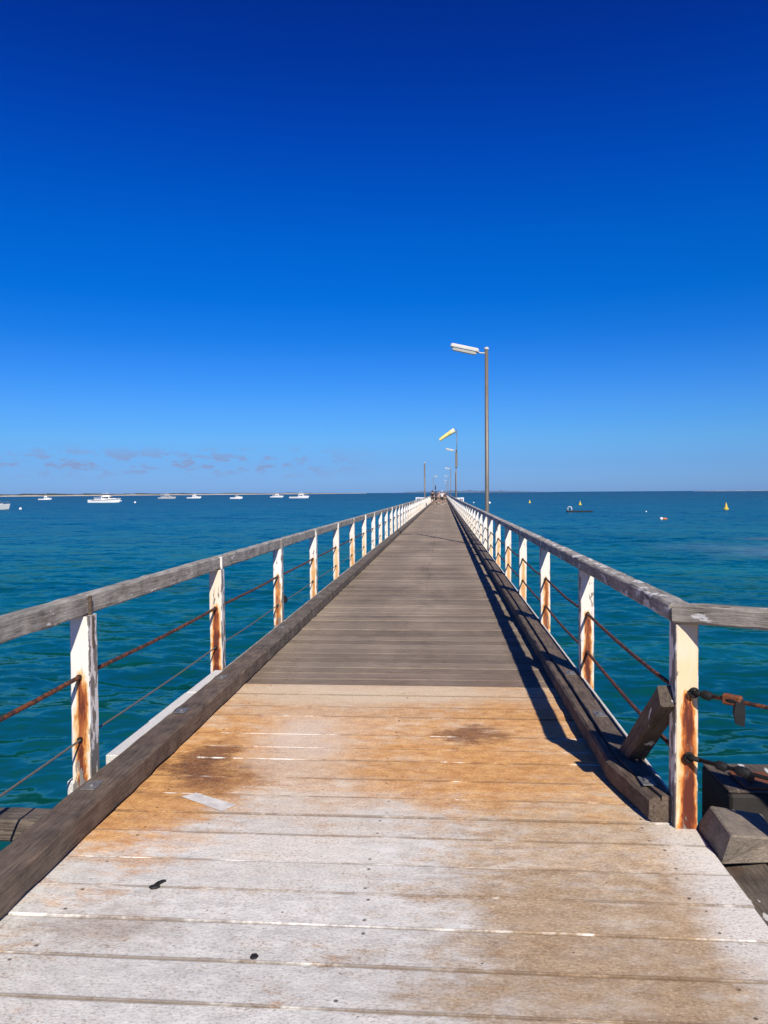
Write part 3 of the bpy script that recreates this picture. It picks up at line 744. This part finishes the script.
# ================================================================== LAMPS, POLES, WINDSOCK
def lamp_parts(root, h, detail=True):
    mb = MB(); mb.tube([(0, 0, -.6), (0, 0, 1.0), (0, 0, h)], [.062, .056, .049], 14); build('pole', mb, M['galv'], root, smooth=True)
    mb = MB(); mb.tube([(0, 0, h), (0, 0, h + .035), (0, 0, h + .06), (0, 0, h + .075)], [.066, .066, .05, .015], 14); build('pole_cap', mb, M['lamp_white'], root)
    a = R(13); T = Matrix.Translation((-.10, 0, h - .10)) @ Matrix.Rotation(math.pi, 4, 'Z') @ Matrix.Rotation(-a, 4, 'Y')
    mb = MB(); mb.tube([(-.03, 0, h - .09), (-.16, 0, h - .09), T @ Vector((.14, 0, .01))], .020, 8); build('arm', mb, M['lamp_white'], root, smooth=True)
    mb = MB(); w = .115
    sec = [(-w, .0), (-w, .045), (-w * .55, .10), (w * .55, .10), (w, .045), (w, .0)]
    mb.loft([[T @ Vector((x, y * s, z * s)) for y, z in sec] for x, s in ((.12, .72), (.16, 1), (.86, 1), (.90, .8))])
    hd = build('luminaire', mb, M['lamp_white'], root)
    mb = MB(); w = .098
    sec = [(-w, 0), (-w * .8, -.075), (w * .8, -.075), (w, 0)]
    mb.loft([[T @ Vector((x, y * s, -.006 + z * s)) for y, z in sec] for x, s in ((.17, .8), (.21, 1), (.80, 1), (.84, .8))])
    build('diffuser', mb, M['diffuser'], hd)
    mb = MB(); mb.cbox(-.10, .06, -.09, .09, .02, .14, .01); build('bracket', mb, M['galv'], root)
def lamp(x, y, h, label, rz=0.):
    t = thing('street_lamp', label, 'street lamp', (x, y, 0), rz, 'lamps along the pier'); lamp_parts(t, h); return t
lamp(1.190, 21.25, 5.385, 'tallest nearest lamp pole with a tilted white head over the right railing')
lamp(1.22, 74., 5.55, 'lamp pole carrying the windsock mast behind the nearest lamp')
lamp(1.22, 128., 5.45, 'third lamp pole along the right railing just left of the windsock pole')
lamp(1.22, 196., 5.6, 'fourth lamp pole along the right railing beside the far walkers')
lamp(1.22, 258., 5.5, 'fifth lamp pole on the right far down the pier')
lamp(1.22, 325., 5.5, 'last small lamp pole on the right at the far end')
lamp(-2.35, 183., 5.3, 'lone small lamp pole on the left side above the walkers', math.pi)
ws = thing('windsock', 'yellow windsock streaming left from a thin mast on the second lamp pole', 'windsock', (1.30, 73.9, 0))
mb = MB(); mb.tube([(0, 0, 4.5), (0, 0, 7.45)], .035, 10); build('mast', mb, M['galv'], ws, smooth=True)
mb = MB(); mb.cbox(-.16, .06, -.10, .08, 3.9, 5.3, .02); build('mast_clamp', mb, M['galv'], ws)
d = Vector((-1.30, 0, -.68)); d.normalize(); p0 = Vector((-.20, 0, 7.42)); u = Vector((0, 1, 0)); w_ = d.cross(u)
mb = MB(); rings = []; L = 1.62
for i in range(13):
    s = i / 12; r = .25 * (1 - s) + .15 * s + .012 * math.sin(i * 2.1)
    c = p0 + d * (L * s) + Vector((0, 0, -.16 * s * s if i else 0))
    if s > .25: r *= .92
    rings.append([c + (u * math.cos(2 * math.pi * k / 14) + w_ * math.sin(2 * math.pi * k / 14)) * r * (1 + .04 * math.sin(3 * k + i)) for k in range(14)])
mb.loft(rings[:4], cap=False); build('mouth_band', mb, M['sock_pale'], ws, smooth=True)
mb = MB(); mb.loft(rings[3:], cap=False); build('sock', mb, M['sock'], ws, smooth=True)
mb = MB(); mb.tube([p0 + (u * math.cos(a) + w_ * math.sin(a)) * .237 for a in np.linspace(0, 6.2832, 17)], .014, 6); mb.tube([(0, 0, 7.40), p0 + w_ * .23], .012, 6); mb.tube([(0, 0, 7.40), p0 - w_ * .23], .012, 6)
build('hoop', mb, M['galv'], ws, smooth=True)
def pole(name, x, y, r, z0, z1, label, cat, mat):
    t = thing(name, label, cat, (x, y, 0))
    mb = MB(); mb.tube([(0, 0, z0), (0, 0, z1)], [r, r * .9], 12); build('shaft', mb, mat, t, smooth=True)
    mb = MB(); mb.tube([(0, 0, z1 + .002), (0, 0, z1 + .05), (0, 0, z1 + .10)], [r * 1.3, r * 1.3, r * .4], 12); build('cap', mb, M['lamp_white'], t)
    return t
pole('mooring_pole', -2.06, 85.5, .085, -3., 4.75, 'tall bare pole standing at the left landing stage', 'pole', M['galv'])
pole('mooring_pole', 1.55, 96., .10, -3., 3.95, 'plain dark pole right of the lamps before the windsock pole', 'pole', M['pile'])
fl = thing('furled_flag', 'small dark furled flag on a thin staff above the far walkers', 'flag', (-2.33, 226, 0))
mb = MB(); mb.tube([(0, 0, -.5), (0, 0, 3.8)], .03, 8); build('staff', mb, M['galv'], fl)
mb = MB(); mb.loft([[(.16 * s * math.cos(a), .12 * s * math.sin(a), z) for a in np.linspace(0, 5.6, 9)] for z, s in ((2.3, .8), (2.6, 1.1), (3.1, .95), (3.5, .7), (3.75, .2))]); build('cloth', mb, M['dark'], fl)

# ---- landing stages either side, half way out
def landing(x0, x1, y0, y1, label, panel):
    t = thing('landing_stage', label, 'landing stage', ((x0 + x1) / 2, y0, 0))
    hw = (x1 - x0) / 2
    mb = MB(); mb.cbox(-hw, hw, 0, y1 - y0, -.12, -.02, .01); build('platform', mb, M['kerb_grey'], t)
    pr = []
    for x, y in ((-hw, 0), (hw * .0, 0), (-hw, y1 - y0), (hw, y1 - y0)) if panel else ((0, 0), (hw, 0), (hw, y1 - y0)):
        mb = MB(); mb.cbox(x - .05, x + .05, y - .05, y + .05, -.02, .86, .006); build('railing_post', mb, M['gel'], t)
    mb = MB(); mb.cbox(-hw - .06, hw, -.06, .06, .862, .97, .008); build('front_rail', mb, M['gel'], t)
    mb = MB(); s = -hw if panel else hw; mb.cbox(s - .06, s + .06, .065, y1 - y0, .862, .97, .008); build('side_rail', mb, M['gel'], t)
    for x in (-hw * .7, hw * .7):
        mb = MB(); mb.tube([(x, 1., -3.2), (x, 1., -.122)], .15, 10); build('pile', mb, M['pile'], t)
    return t
a = landing(-3.0, -1.93, 85., 93., 'landing stage with white rails on the left of the pier beyond the boats', True)
mb = MB(); mb.cbox(.42, .50, -.075, 3.0, .05, .855, .01); build('side_panel', mb, M['teal'], a)
b_ = landing(1.16, 2.0, 78., 86., 'small landing stage with white rail at the foot of the windsock pole', False)
mb = MB(); mb.cbox(.05, .30, -.10, .10, .1, .75, .02); build('ring_box', mb, M['shirt_pink'], b_)

# ================================================================== PEOPLE (walking away down the pier)
def skin_mesh(name, verts, edges, radii, mat, root=0, sub=1):
    me = bpy.data.meshes.new(name); me.from_pydata(verts, edges, [])
    o = bpy.data.objects.new('work', me); COL.objects.link(o)
    md = o.modifiers.new('k', 'SKIN'); md.use_smooth_shade = True
    for i, q in enumerate(me.skin_vertices[0].data):
        r = radii[i]; q.radius = r if isinstance(r, tuple) else (r, r); q.use_root = i == root
    s = o.modifiers.new('s', 'SUBSURF'); s.levels = sub; s.render_levels = sub
    dg = bpy.context.evaluated_depsgraph_get(); dg.update()
    out = bpy.data.meshes.new_from_object(o.evaluated_get(dg)); out.name = name
    bpy.data.objects.remove(o); out.materials.clear(); out.materials.append(mat)
    return out
def person(x, y, h, shirt, shorts, hair, label, stride, long_hair=False, rz=0., sleeve=True, hat=False):
    k = h / 1.75; st = stride
    J = {'pelvis': (0, 0, .93), 'waist': (0, 0, 1.08), 'chest': (0, .01, 1.28), 'collar': (0, 0, 1.42), 'neck': (0, .01, 1.49), 'head': (0, .025, 1.60), 'crown': (0, .015, 1.70)}
    R_ = {'pelvis': (.155, .115), 'waist': (.135, .10), 'chest': (.165, .115), 'collar': (.13, .09), 'neck': .055, 'head': (.075, .095), 'crown': (.058, .07)}
    E_ = [('pelvis', 'waist'), ('waist', 'chest'), ('chest', 'collar'), ('collar', 'neck'), ('neck', 'head'), ('head', 'crown')]
    J['nose'] = (0, .125, 1.585); R_['nose'] = .016; E_.append(('head', 'nose'))
    for s, sg in (('l', -1), ('r', 1)):
        f = st * sg
        J['ear' + s] = (sg * .088, .015, 1.60); R_['ear' + s] = .015; E_.append(('head', 'ear' + s))
        J['hip' + s] = (sg * .095, 0, .88); J['knee' + s] = (sg * .10, f * .5 + .02, .49 + abs(f) * .02); J['ankle' + s] = (sg * .105, f * 1.0 - .02, .085); J['toe' + s] = (sg * .12, f * 1.0 + .14, .035); J['heel' + s] = (sg * .105, f - .06, .04)
        R_['hip' + s] = .088; R_['knee' + s] = .056; R_['ankle' + s] = .038; R_['toe' + s] = (.034, .024); R_['heel' + s] = .034
        J['calf' + s] = (sg * .104, f * .72 - .03, .34); R_['calf' + s] = .055
        E_ += [('pelvis', 'hip' + s), ('hip' + s, 'knee' + s), ('knee' + s, 'calf' + s), ('calf' + s, 'ankle' + s), ('ankle' + s, 'toe' + s), ('ankle' + s, 'heel' + s)]
        J['sh' + s] = (sg * .185, 0, 1.39); J['el' + s] = (sg * .235, -f * .35 - .03, 1.12); J['wr' + s] = (sg * .245, -f * .75 + .05, .90); J['palm' + s] = (sg * .245, -f * .8 + .07, .83)
        R_['sh' + s] = .062; R_['el' + s] = .042; R_['wr' + s] = .028; R_['palm' + s] = (.036, .018)
        E_ += [('collar', 'sh' + s), ('sh' + s, 'el' + s), ('el' + s, 'wr' + s), ('wr' + s, 'palm' + s)]
        px, py, pz = J['palm' + s]
        for q, (dy, ln) in enumerate(((-.030, .066), (-.010, .078), (.010, .074), (.029, .058))):
            J[f'f{q}a{s}'] = (px - sg * .004, py + dy, pz - .03 - ln * .4); J[f'f{q}b{s}'] = (px - sg * .016, py + dy, pz - .03 - ln)
            R_[f'f{q}a{s}'] = .009; R_[f'f{q}b{s}'] = .008; E_ += [('palm' + s, f'f{q}a{s}'), (f'f{q}a{s}', f'f{q}b{s}')]
        J['th' + s] = (px - sg * .02, py + .045, pz - .01); R_['th' + s] = .010; J['tt' + s] = (px - sg * .03, py + .055, pz - .04); R_['tt' + s] = .009
        E_ += [('wr' + s, 'th' + s), ('th' + s, 'tt' + s)]
    def mk(name, names, grow, mat, root_, edges=None, override=None):
        idx = {n: i for i, n in enumerate(names)}; ov = override or {}
        vs = [tuple(c * k for c in ov.get(n, J[n])) for n in names]
        es = [(idx[a], idx[b]) for a, b in (edges or E_) if a in idx and b in idx]
        rr = [tuple((q + grow) * k for q in (R_[n] if isinstance(R_[n], tuple) else (R_[n],) * 2)) for n in names]
        return skin_mesh(name, vs, es, rr, mat, idx[root_])
    body = link('person', mk('person', list(J), 0, M['skin'], 'pelvis'), None, (x, y, 0.004), (0, 0, rz))
    tag(body, label, 'person', 'people walking on the pier')
    link('shirt', mk('shirt', ['pelvis', 'waist', 'chest', 'collar', 'shl', 'ell', 'shr', 'elr'] if sleeve else ['pelvis', 'waist', 'chest', 'collar', 'shl', 'shr'], .016, M[shirt], 'pelvis', None,
         {'ell': tuple(.45 * a + .55 * b for a, b in zip(J['shl'], J['ell'])) if True else None, 'elr': tuple(.45 * a + .55 * b for a, b in zip(J['shr'], J['elr']))}), body)
    link('shorts', mk('shorts', ['pelvis', 'hipl', 'kneel', 'hipr', 'kneer'], .024, M[shorts], 'pelvis', None,
         {'kneel': tuple(.1 * a + .9 * b for a, b in zip(J['hipl'], J['kneel'])), 'kneer': tuple(.1 * a + .9 * b for a, b in zip(J['hipr'], J['kneer']))}), body)
    mb = MB(); mb.sphere((0, -.005 * k, 1.645 * k), .108 * k, 14, 10, (.92, 1.05, 1.0))
    if long_hair: mb.loft([[(.075 * s * k * math.cos(a), (-.075 + .045 * s * math.sin(a)) * k, z * k) for a in np.linspace(0, 5.5, 8)] for z, s in ((1.30, .5), (1.42, 1.), (1.58, 1.15), (1.66, .8))])
    if hat: mb.tube([(0, 0, 1.665 * k), (0, 0, 1.675 * k)], [.17 * k, .165 * k], 16)
    build('sun_hat' if hat else 'hair', mb, M['shirt_white'] if hat else M[hair], body, smooth=True)
    for s, sg in (('l', -1), ('r', 1)):
        f = st * sg; mb = MB()
        mb.loft([[((sg * .112 + wx * ww) * k, (f + yy) * k, zz * k) for wx, zz in ((-1, .002), (1, .002), (1, hh * .6), (.6, hh), (-.6, hh), (-1, hh * .6))] for yy, ww, hh in ((-.10, .035, .07), (-.04, .045, .085), (.05, .048, .08), (.14, .045, .055), (.19, .025, .035))])
        build('shoe', mb, M['shirt_white'] if shirt != 'shirt_black' else M['dark'], body)
    return body
person(-1.36, 96.5, 1.76, 'shirt_black', 'shorts_dark', 'hair_dark', 'person in a black shirt and dark shorts walking nearest the left railing', .20)
person(-.94, 97.5, 1.66, 'shirt_navy', 'shorts_dark', 'hair_dark', 'person in navy top and dark shorts walking right beside the one in black', -.18, True)
person(-.18, 95.5, 1.72, 'shirt_white', 'shorts_dark', 'hair_fair', 'person in a white top and pale sun hat walking at the middle of the deck', .17, False, 0, True, True)
person(-.62, 112., 1.62, 'shirt_pink', 'shorts_khaki', 'hair_fair', 'small farther person in pink between the dark pair and the white top', .15, True)
person(.20, 104., 1.60, 'shirt_navy', 'shorts_khaki', 'hair_fair', 'person in khaki shorts half hidden just right of the white top', -.16, False)

# ================================================================== BOATS AND BUOYS
def loft_cabin(mb, L, secs):
    """secs: list of (x, half width bottom, half width top, z bottom, z top)"""
    mb.loft([[(x, -wb, zb), (x, wb, zb), (x, wt, zt), (x, -wt, zt)] for x, wb, wt, zb, zt in secs])
def boat(x, y, L, B, label, rz, fb=.95, bow=1.45, cabin=(.40, .74), ch=1.15, fly=True, top='hard', aft=False, mat='gel', stripe=None, shade=None, mast=1.6):
    t = thing('motor_boat', label, 'boat', (x, y, WATER), rz, 'boats moored off the pier')
    mb = MB(); rings = []
    for i in range(17):
        u = i / 16; px = (u - .5) * L
        hb = B / 2 * (0.90 + .10 * min(1, u * 4)) * (1 - max(0, (u - .45) / .55) ** 2.3)
        hb = max(hb, .03); sh = fb + (bow - fb) * max(0, (u - .25) / .75) ** 1.6
        ch_ = hb * (.88 - .30 * max(0, (u - .5) / .5)); kz = -.5 + .62 * max(0, (u - .72) / .28) ** 2
        over = .0 + .055 * L * max(0, (u - .8) / .2) ** 1.5
        rings.append([(px, 0, kz), (px, -ch_, kz * .3 + .08 + .25 * max(0, u - .7)), (px + over, -hb, sh), (px + over, -hb * .9, sh + .07), (px + over, hb * .9, sh + .07), (px + over, hb, sh), (px, ch_, kz * .3 + .08 + .25 * max(0, u - .7))])
    mb.loft(rings)
    build('hull', mb, M[mat], t)
    def sheer(u): return fb + (bow - fb) * max(0, (u - .25) / .75) ** 1.6 + .06
    if stripe:
        ms = MB()
        for sg in (-1, 1):
            V = []
            for i in range(2, 17):
                r = rings[i]; a = Vector(r[2] if sg < 0 else r[5]); b = Vector(r[1] if sg < 0 else r[6])
                p = a.lerp(b, .06); q = a.lerp(b, .22); o = Vector((0, sg * .02, 0)); V.append((p + o, q + o, q + o * -.5, p + o * -.5))
            ms.loft([list(v) for v in V])
        build('hull_stripe', ms, M[stripe], t)
    c0, c1 = cabin; z0 = sheer(.3) - .05; w = B * .36
    xa, xb = (c0 - .5) * L, (c1 - .5) * L; zc = z0 + ch + .25
    mb = MB(); loft_cabin(mb, L, [(xa, w, w * .92, z0, zc), (xb - .16 * L * .5, w * .92, w * .8, z0, zc), (xb - .03 * L, w * .8, w * .62, z0 + .1, z0 + (zc - z0) * .45), (xb + .12 * L, w * .45, w * .3, z0 + .25, z0 + .42 + (bow - fb) * .5)])
    cab = build('cabin', mb, M[mat], t)
    mb = MB(); xs, xe = xa + .06 * (xb - xa), xb - .16 * L * .5
    for sg in (-1, 1):
        n = 3
        for q in range(n):
            a0 = xs + (xe - xs) * (q + .06) / n; a1 = xs + (xe - xs) * (q + .94) / n
            mb.loft([[(xx, sg * (w * .955 + off), z0 + (zc - z0) * .50), (xx, sg * (w * .90 + off), z0 + (zc - z0) * .86), (xx, sg * (w * .80), z0 + (zc - z0) * .86), (xx, sg * (w * .80), z0 + (zc - z0) * .5)] for xx, off in ((a0, .03), (a1, .03))])
    build('window', mb, M['glass'], cab)
    mb = MB(); zm = z0 + (zc - z0) * .5
    mb.loft([[(xe + .03, -w * .72, zc - .10), (xe + .03, w * .72, zc - .10), (xe + .09, w * .72, zc - .10), (xe + .09, -w * .72, zc - .10)], [(xb - .035 * L, -w * .58, zm + .02), (xb - .035 * L, w * .58, zm + .02), (xb - .035 * L + .07, w * .58, zm + .02), (xb - .035 * L + .07, -w * .58, zm + .02)]])
    build('windscreen', mb, M['glass'], cab)
    mb = MB(); mb.cbox(xa - .05 * L, xe + .05 * L, -w, w, zc + .004, zc + .09, .02)
    build('roof', mb, M[mat], cab)
    if fly:
        f0, f1 = xa + .02 * L, xe - .02 * L; fz = zc + .094
        mb = MB(); loft_cabin(mb, L, [(f0, w * .8, w * .8, fz, fz + .45), (f1, w * .7, w * .62, fz, fz + .6), (f1 + .04 * L, w * .5, w * .45, fz, fz + .15)]); build('flybridge', mb, M[mat], t)
        mb = MB()
        for sx in (f0 + .1, f1 - .1):
            for sg in (-1, 1): mb.tube([(sx, sg * w * .6, fz + .4), (sx, sg * w * .6, fz + 1.28)], .035, 6)
        build('bimini_frame', mb, M['plate'], t)
        mb = MB(); mb.cbox(f0 - .2, f1 + .1, -w * .72, w * .72, fz + 1.28, fz + 1.38, .03); build('bimini_top', mb, M[shade or 'gel'], t)
        ztop = fz + 1.38; xm = (f0 + f1) / 2
    else: ztop = zc + .09; xm = (xa + xe) / 2
    if aft:
        a0 = xa - .24 * L; mb = MB(); mb.cbox(a0, xa - .01 * L, -w, w, z0 + 1.12, z0 + 1.22, .02); build('cockpit_roof', mb, M[mat], t)
        mb = MB()
        for sg in (-1, 1): mb.tube([(a0 + .1, sg * w * .9, z0 - .05), (a0 + .1, sg * w * .9, z0 + 1.12)], .05, 6)
        mb.box(a0 + .02, xa - .01 * L, -w * .93, -w * .90, z0, z0 + .7); mb.box(a0 + .02, xa - .01 * L, w * .90, w * .93, z0, z0 + .7)
        build('cockpit_side', mb, M['gel_grey'], t)
    mb = MB(); mb.tube([(xm, 0, ztop), (xm - .1, 0, ztop + mast)], [.035, .015], 6); mb.tube([(xm + .4, .4, ztop), (xm + .3, .4, ztop + mast * .7)], [.025, .012], 6)
    build('mast', mb, M['gel'], t)
    mb = MB(); pr = []
    for i in range(9, 17):
        r = rings[i]; pr.append(r)
    for col in (3, 4):
        mb.tube([Vector(r[col]) + Vector((0, 0, .55)) for r in pr], .022, 6)
        for r in pr[::2]: mb.tube([Vector(r[col]), Vector(r[col]) + Vector((0, 0, .55))], .018, 6)
    build('bow_rail', mb, M['plate'], t)
    return t
boat(-114.9, 190, 7.2, 2.5, 'small pale motor boat cut off by the left edge of the photo', R(-3), .95, 1.40, (.36, .66), .75, False, mat='gel_grey', stripe=None, mast=.9)
boat(-309., 577, 9.4, 3.2, 'small white cabin boat second from the left near the beach', R(8), .75, 1.2, (.46, .74), 1.2, True, shade='gel')
boat(-156.2, 345, 14.6, 4.5, 'largest white motor cruiser with flybridge and dark bow stripe', R(-4), 1.25, 1.85, (.44, .76), 1.15, True, aft=True, stripe='dark')
boat(-224.5, 612, 14.2, 4.4, 'grey hulled fishing cruiser with tall cabin right of the largest cruiser', R(-6), 1.05, 1.6, (.40, .74), 1.3, True, mat='gel_grey', shade='gel', aft=True)
boat(-212.8, 645, 12.2, 3.9, 'white fishing boat with high flybridge in the middle of the row', R(-10), .95, 1.5, (.42, .72), 1.2, True, shade='blue')
boat(-151.4, 555, 9.2, 3.1, 'small low white boat with forward cabin alone in open water', R(-12), .95, 1.4, (.48, .76), 1.1, False)
boat(-157.4, 720, 12.6, 4.0, 'white boat with aft cockpit roof left of the rightmost boat', R(-14), .95, 1.5, (.40, .72), 1.3, True, aft=True)
boat(-109.5, 580, 15.2, 4.4, 'long white cruiser with dark windows, rightmost of the moored boats', R(-16), 1.1, 1.7, (.50, .82), 1.35, True, shade='gel')

def buoy(x, y, r, mat, label, tall=False):
    t = thing('mooring_buoy', label, 'buoy', (x, y, WATER), 0, 'buoys on the water')
    if tall:
        mb = MB(); mb.tube([(0, 0, -.2), (0, 0, .15), (0, 0, .32)], [r * .9, r, r * .75], 14); build('float', mb, M[mat], t, smooth=False)
        mb = MB(); mb.tube([(0, 0, .32), (0, 0, r * 1.5), (0, 0, r * 2.3)], [r * .62, r * .42, r * .2], 12); build('cone', mb, M[mat], t)
        mb = MB(); mb.sphere((0, 0, r * 2.45), r * .22, 10, 6); build('topmark', mb, M[mat], t)
    else:
        mb = MB(); mb.sphere((0, 0, r * .45), r, 14, 9); build('float', mb, M[mat], t, smooth=True)
        mb = MB(); mb.tube([(0, 0, r * 1.4), (0, 0, r * 1.65)], r * .2, 8); build('ring', mb, M['plate'], t)
    return t
buoy(-107.2, 188, .36, 'buoy_white', 'white buoy beside the boat at the left edge')
buoy(-131.3, 319.7, .48, 'buoy_white', 'white buoy just right of the bow of the largest cruiser')
buoy(-172., 400, .40, 'buoy_white', 'tiny white buoy right against the bow of the largest cruiser')
buoy(27.93, 253, .40, 'yellow', 'pale yellow marker buoy farthest out right of the nearest lamp', True)
buoy(36.55, 210, .42, 'yellow', 'yellow marker buoy just above the dark swimming pontoon', True)
buoy(53.7, 151.3, .50, 'yellow', 'tall yellow conical buoy nearest the right edge', True)
buoy(34.9, 136, .13, 'buoy_white', 'tiny white buoy right of the dark swimming pontoon')
buoy(14.6, 247, .42, 'buoy_white', 'white buoy touching the right side of the nearest lamp pole')
buoy(10.2, 262, .24, 'buoy_white', 'faint small white buoy left of the nearest lamp pole')
t = thing('drifting_float', 'white and faded orange float lying low in the water at right', 'float', (27.75, 99.8, WATER), R(8))
mb = MB(); mb.sphere((-.28, 0, .10), .19, 14, 9, (1.1, 1, 1)); build('white_end', mb, M['buoy_white'], t, smooth=True)
mb = MB(); mb.tube([(-.12, 0, .08), (.1, 0, .10), (.38, 0, .07), (.5, 0, .03)], [.13, .15, .12, .05], 12); build('orange_body', mb, M['buoy_orange'], t, smooth=True)
t = thing('swimming_pontoon', 'long dark swimming pontoon with a white ladder arch at its left end', 'pontoon', (23.9, 138.1, WATER), R(-2))
mb = MB(); mb.cbox(-2.15, 2.15, -1.2, 1.2, -.1, .22, .03); build('deck', mb, M['dark'], t)
mb = MB()
for sg in (-.3, .3): mb.tube([(-2.0, sg, .2), (-2.0, sg, .75), (-1.85, sg, .93), (-1.6, sg, .95), (-1.35, sg, .8), (-1.3, sg, .2)], .05, 8)
build('ladder_arch', mb, M['gel'], t, smooth=True)

# ================================================================== SKY, SUN, CAMERA
w = bpy.data.worlds.new('World'); S.world = w; w.use_nodes = True
t = NT(w.node_tree); bg = w.node_tree.nodes['Background']
sky = t.node('ShaderNodeTexSky', sky_type='NISHITA')
sky.sun_disc = False; sky.sun_elevation = math.asin(-SUN_DIR.z); sky.sun_rotation = math.atan2(-SUN_DIR.x, -SUN_DIR.y)
sky.altitude = 0; sky.air_density = 1.0; sky.dust_density = .3; sky.ozone_density = 3.0
SKY_STRENGTH = .0958
# the air that day: a deep polarised blue, darker and purer than the plain clear-sky model
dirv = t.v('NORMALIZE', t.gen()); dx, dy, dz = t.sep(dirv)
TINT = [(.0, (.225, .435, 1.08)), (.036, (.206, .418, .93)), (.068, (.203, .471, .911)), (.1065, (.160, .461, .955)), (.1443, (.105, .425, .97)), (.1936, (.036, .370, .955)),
        (.2413, (.006, .345, .955)), (.3094, (.002, .325, .98)), (.3728, (.002, .265, .97)), (.4312, (.004, .208, .90)), (.4845, (.005, .164, .80)), (.5327, (.006, .140, .73)), (.68, (.03, .13, .50)), (1., (.05, .15, .45))]  # last stops, above view, set dim and less blue to deepen shadows
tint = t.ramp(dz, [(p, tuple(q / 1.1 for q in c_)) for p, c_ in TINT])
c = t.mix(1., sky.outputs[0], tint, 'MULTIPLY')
# thin mauve fair-weather clouds low on the left horizon
az = t.m('ARCTAN2', dx, dy); el = t.m('ARCSINE', dz)
cv = t.comb(t.m('MULTIPLY', az, 36.), t.m('MULTIPLY', el, 92.), 5.3)
cn = t.noise(cv, 1., 8, .62, .1)
band = t.m('MULTIPLY', t.r(el, R(.9), R(2.0)), t.r(el, R(3.6), R(2.4)))
side = t.m('MULTIPLY', t.r(az, R(-36), R(-26), .7, 1), t.r(az, R(-4), R(-12)))
cm = t.m('MULTIPLY', t.r(cn, .50, .585), t.m('MULTIPLY', band, side))
c = t.mix(t.m('MULTIPLY', cm, .85), c, (1.85, 2.55, 4.5))
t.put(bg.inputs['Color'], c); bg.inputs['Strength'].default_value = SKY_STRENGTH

sun = bpy.data.lights.new('Sun', 'SUN'); sun.energy = 4.2; sun.angle = R(.53); sun.color = (1., .935, .82)
so = bpy.data.objects.new('Sun', sun); COL.objects.link(so); so.location = (-SUN_DIR * 60); so.rotation_euler = SUN_DIR.to_track_quat('-Z', 'Y').to_euler()

cam = bpy.data.cameras.new('Camera'); co = bpy.data.objects.new('Camera', cam); COL.objects.link(co); S.camera = co
F = 770.; cam.sensor_fit = 'VERTICAL'; cam.sensor_height = 24.; cam.lens = 24. * F / 1024.
cam.clip_start = .05; cam.clip_end = 100000
yaw = math.atan(59.5 / F); pitch = math.atan(19.1 / F); roll = math.atan(.0067)
fw = Vector((-math.sin(yaw) * math.cos(pitch), math.cos(yaw) * math.cos(pitch), -math.sin(pitch)))
rt = fw.cross(Vector((0, 0, 1))).normalized(); up = rt.cross(fw)
r2 = rt * math.cos(roll) - up * math.sin(roll); u2 = rt * math.sin(roll) + up * math.cos(roll)
mw = Matrix((r2, u2, -fw)).transposed().to_4x4(); mw.translation = (0, 0, 1.5); co.matrix_world = mw

S.view_settings.view_transform = 'Standard'; S.view_settings.look = 'None'; S.view_settings.gamma = 1; S.view_settings.exposure = .45
S.view_settings.use_curve_mapping = False
S.cycles.max_bounces = 5; S.cycles.diffuse_bounces = 2; S.cycles.glossy_bounces = 3
S.cycles.caustics_reflective = False; S.cycles.caustics_refractive = False
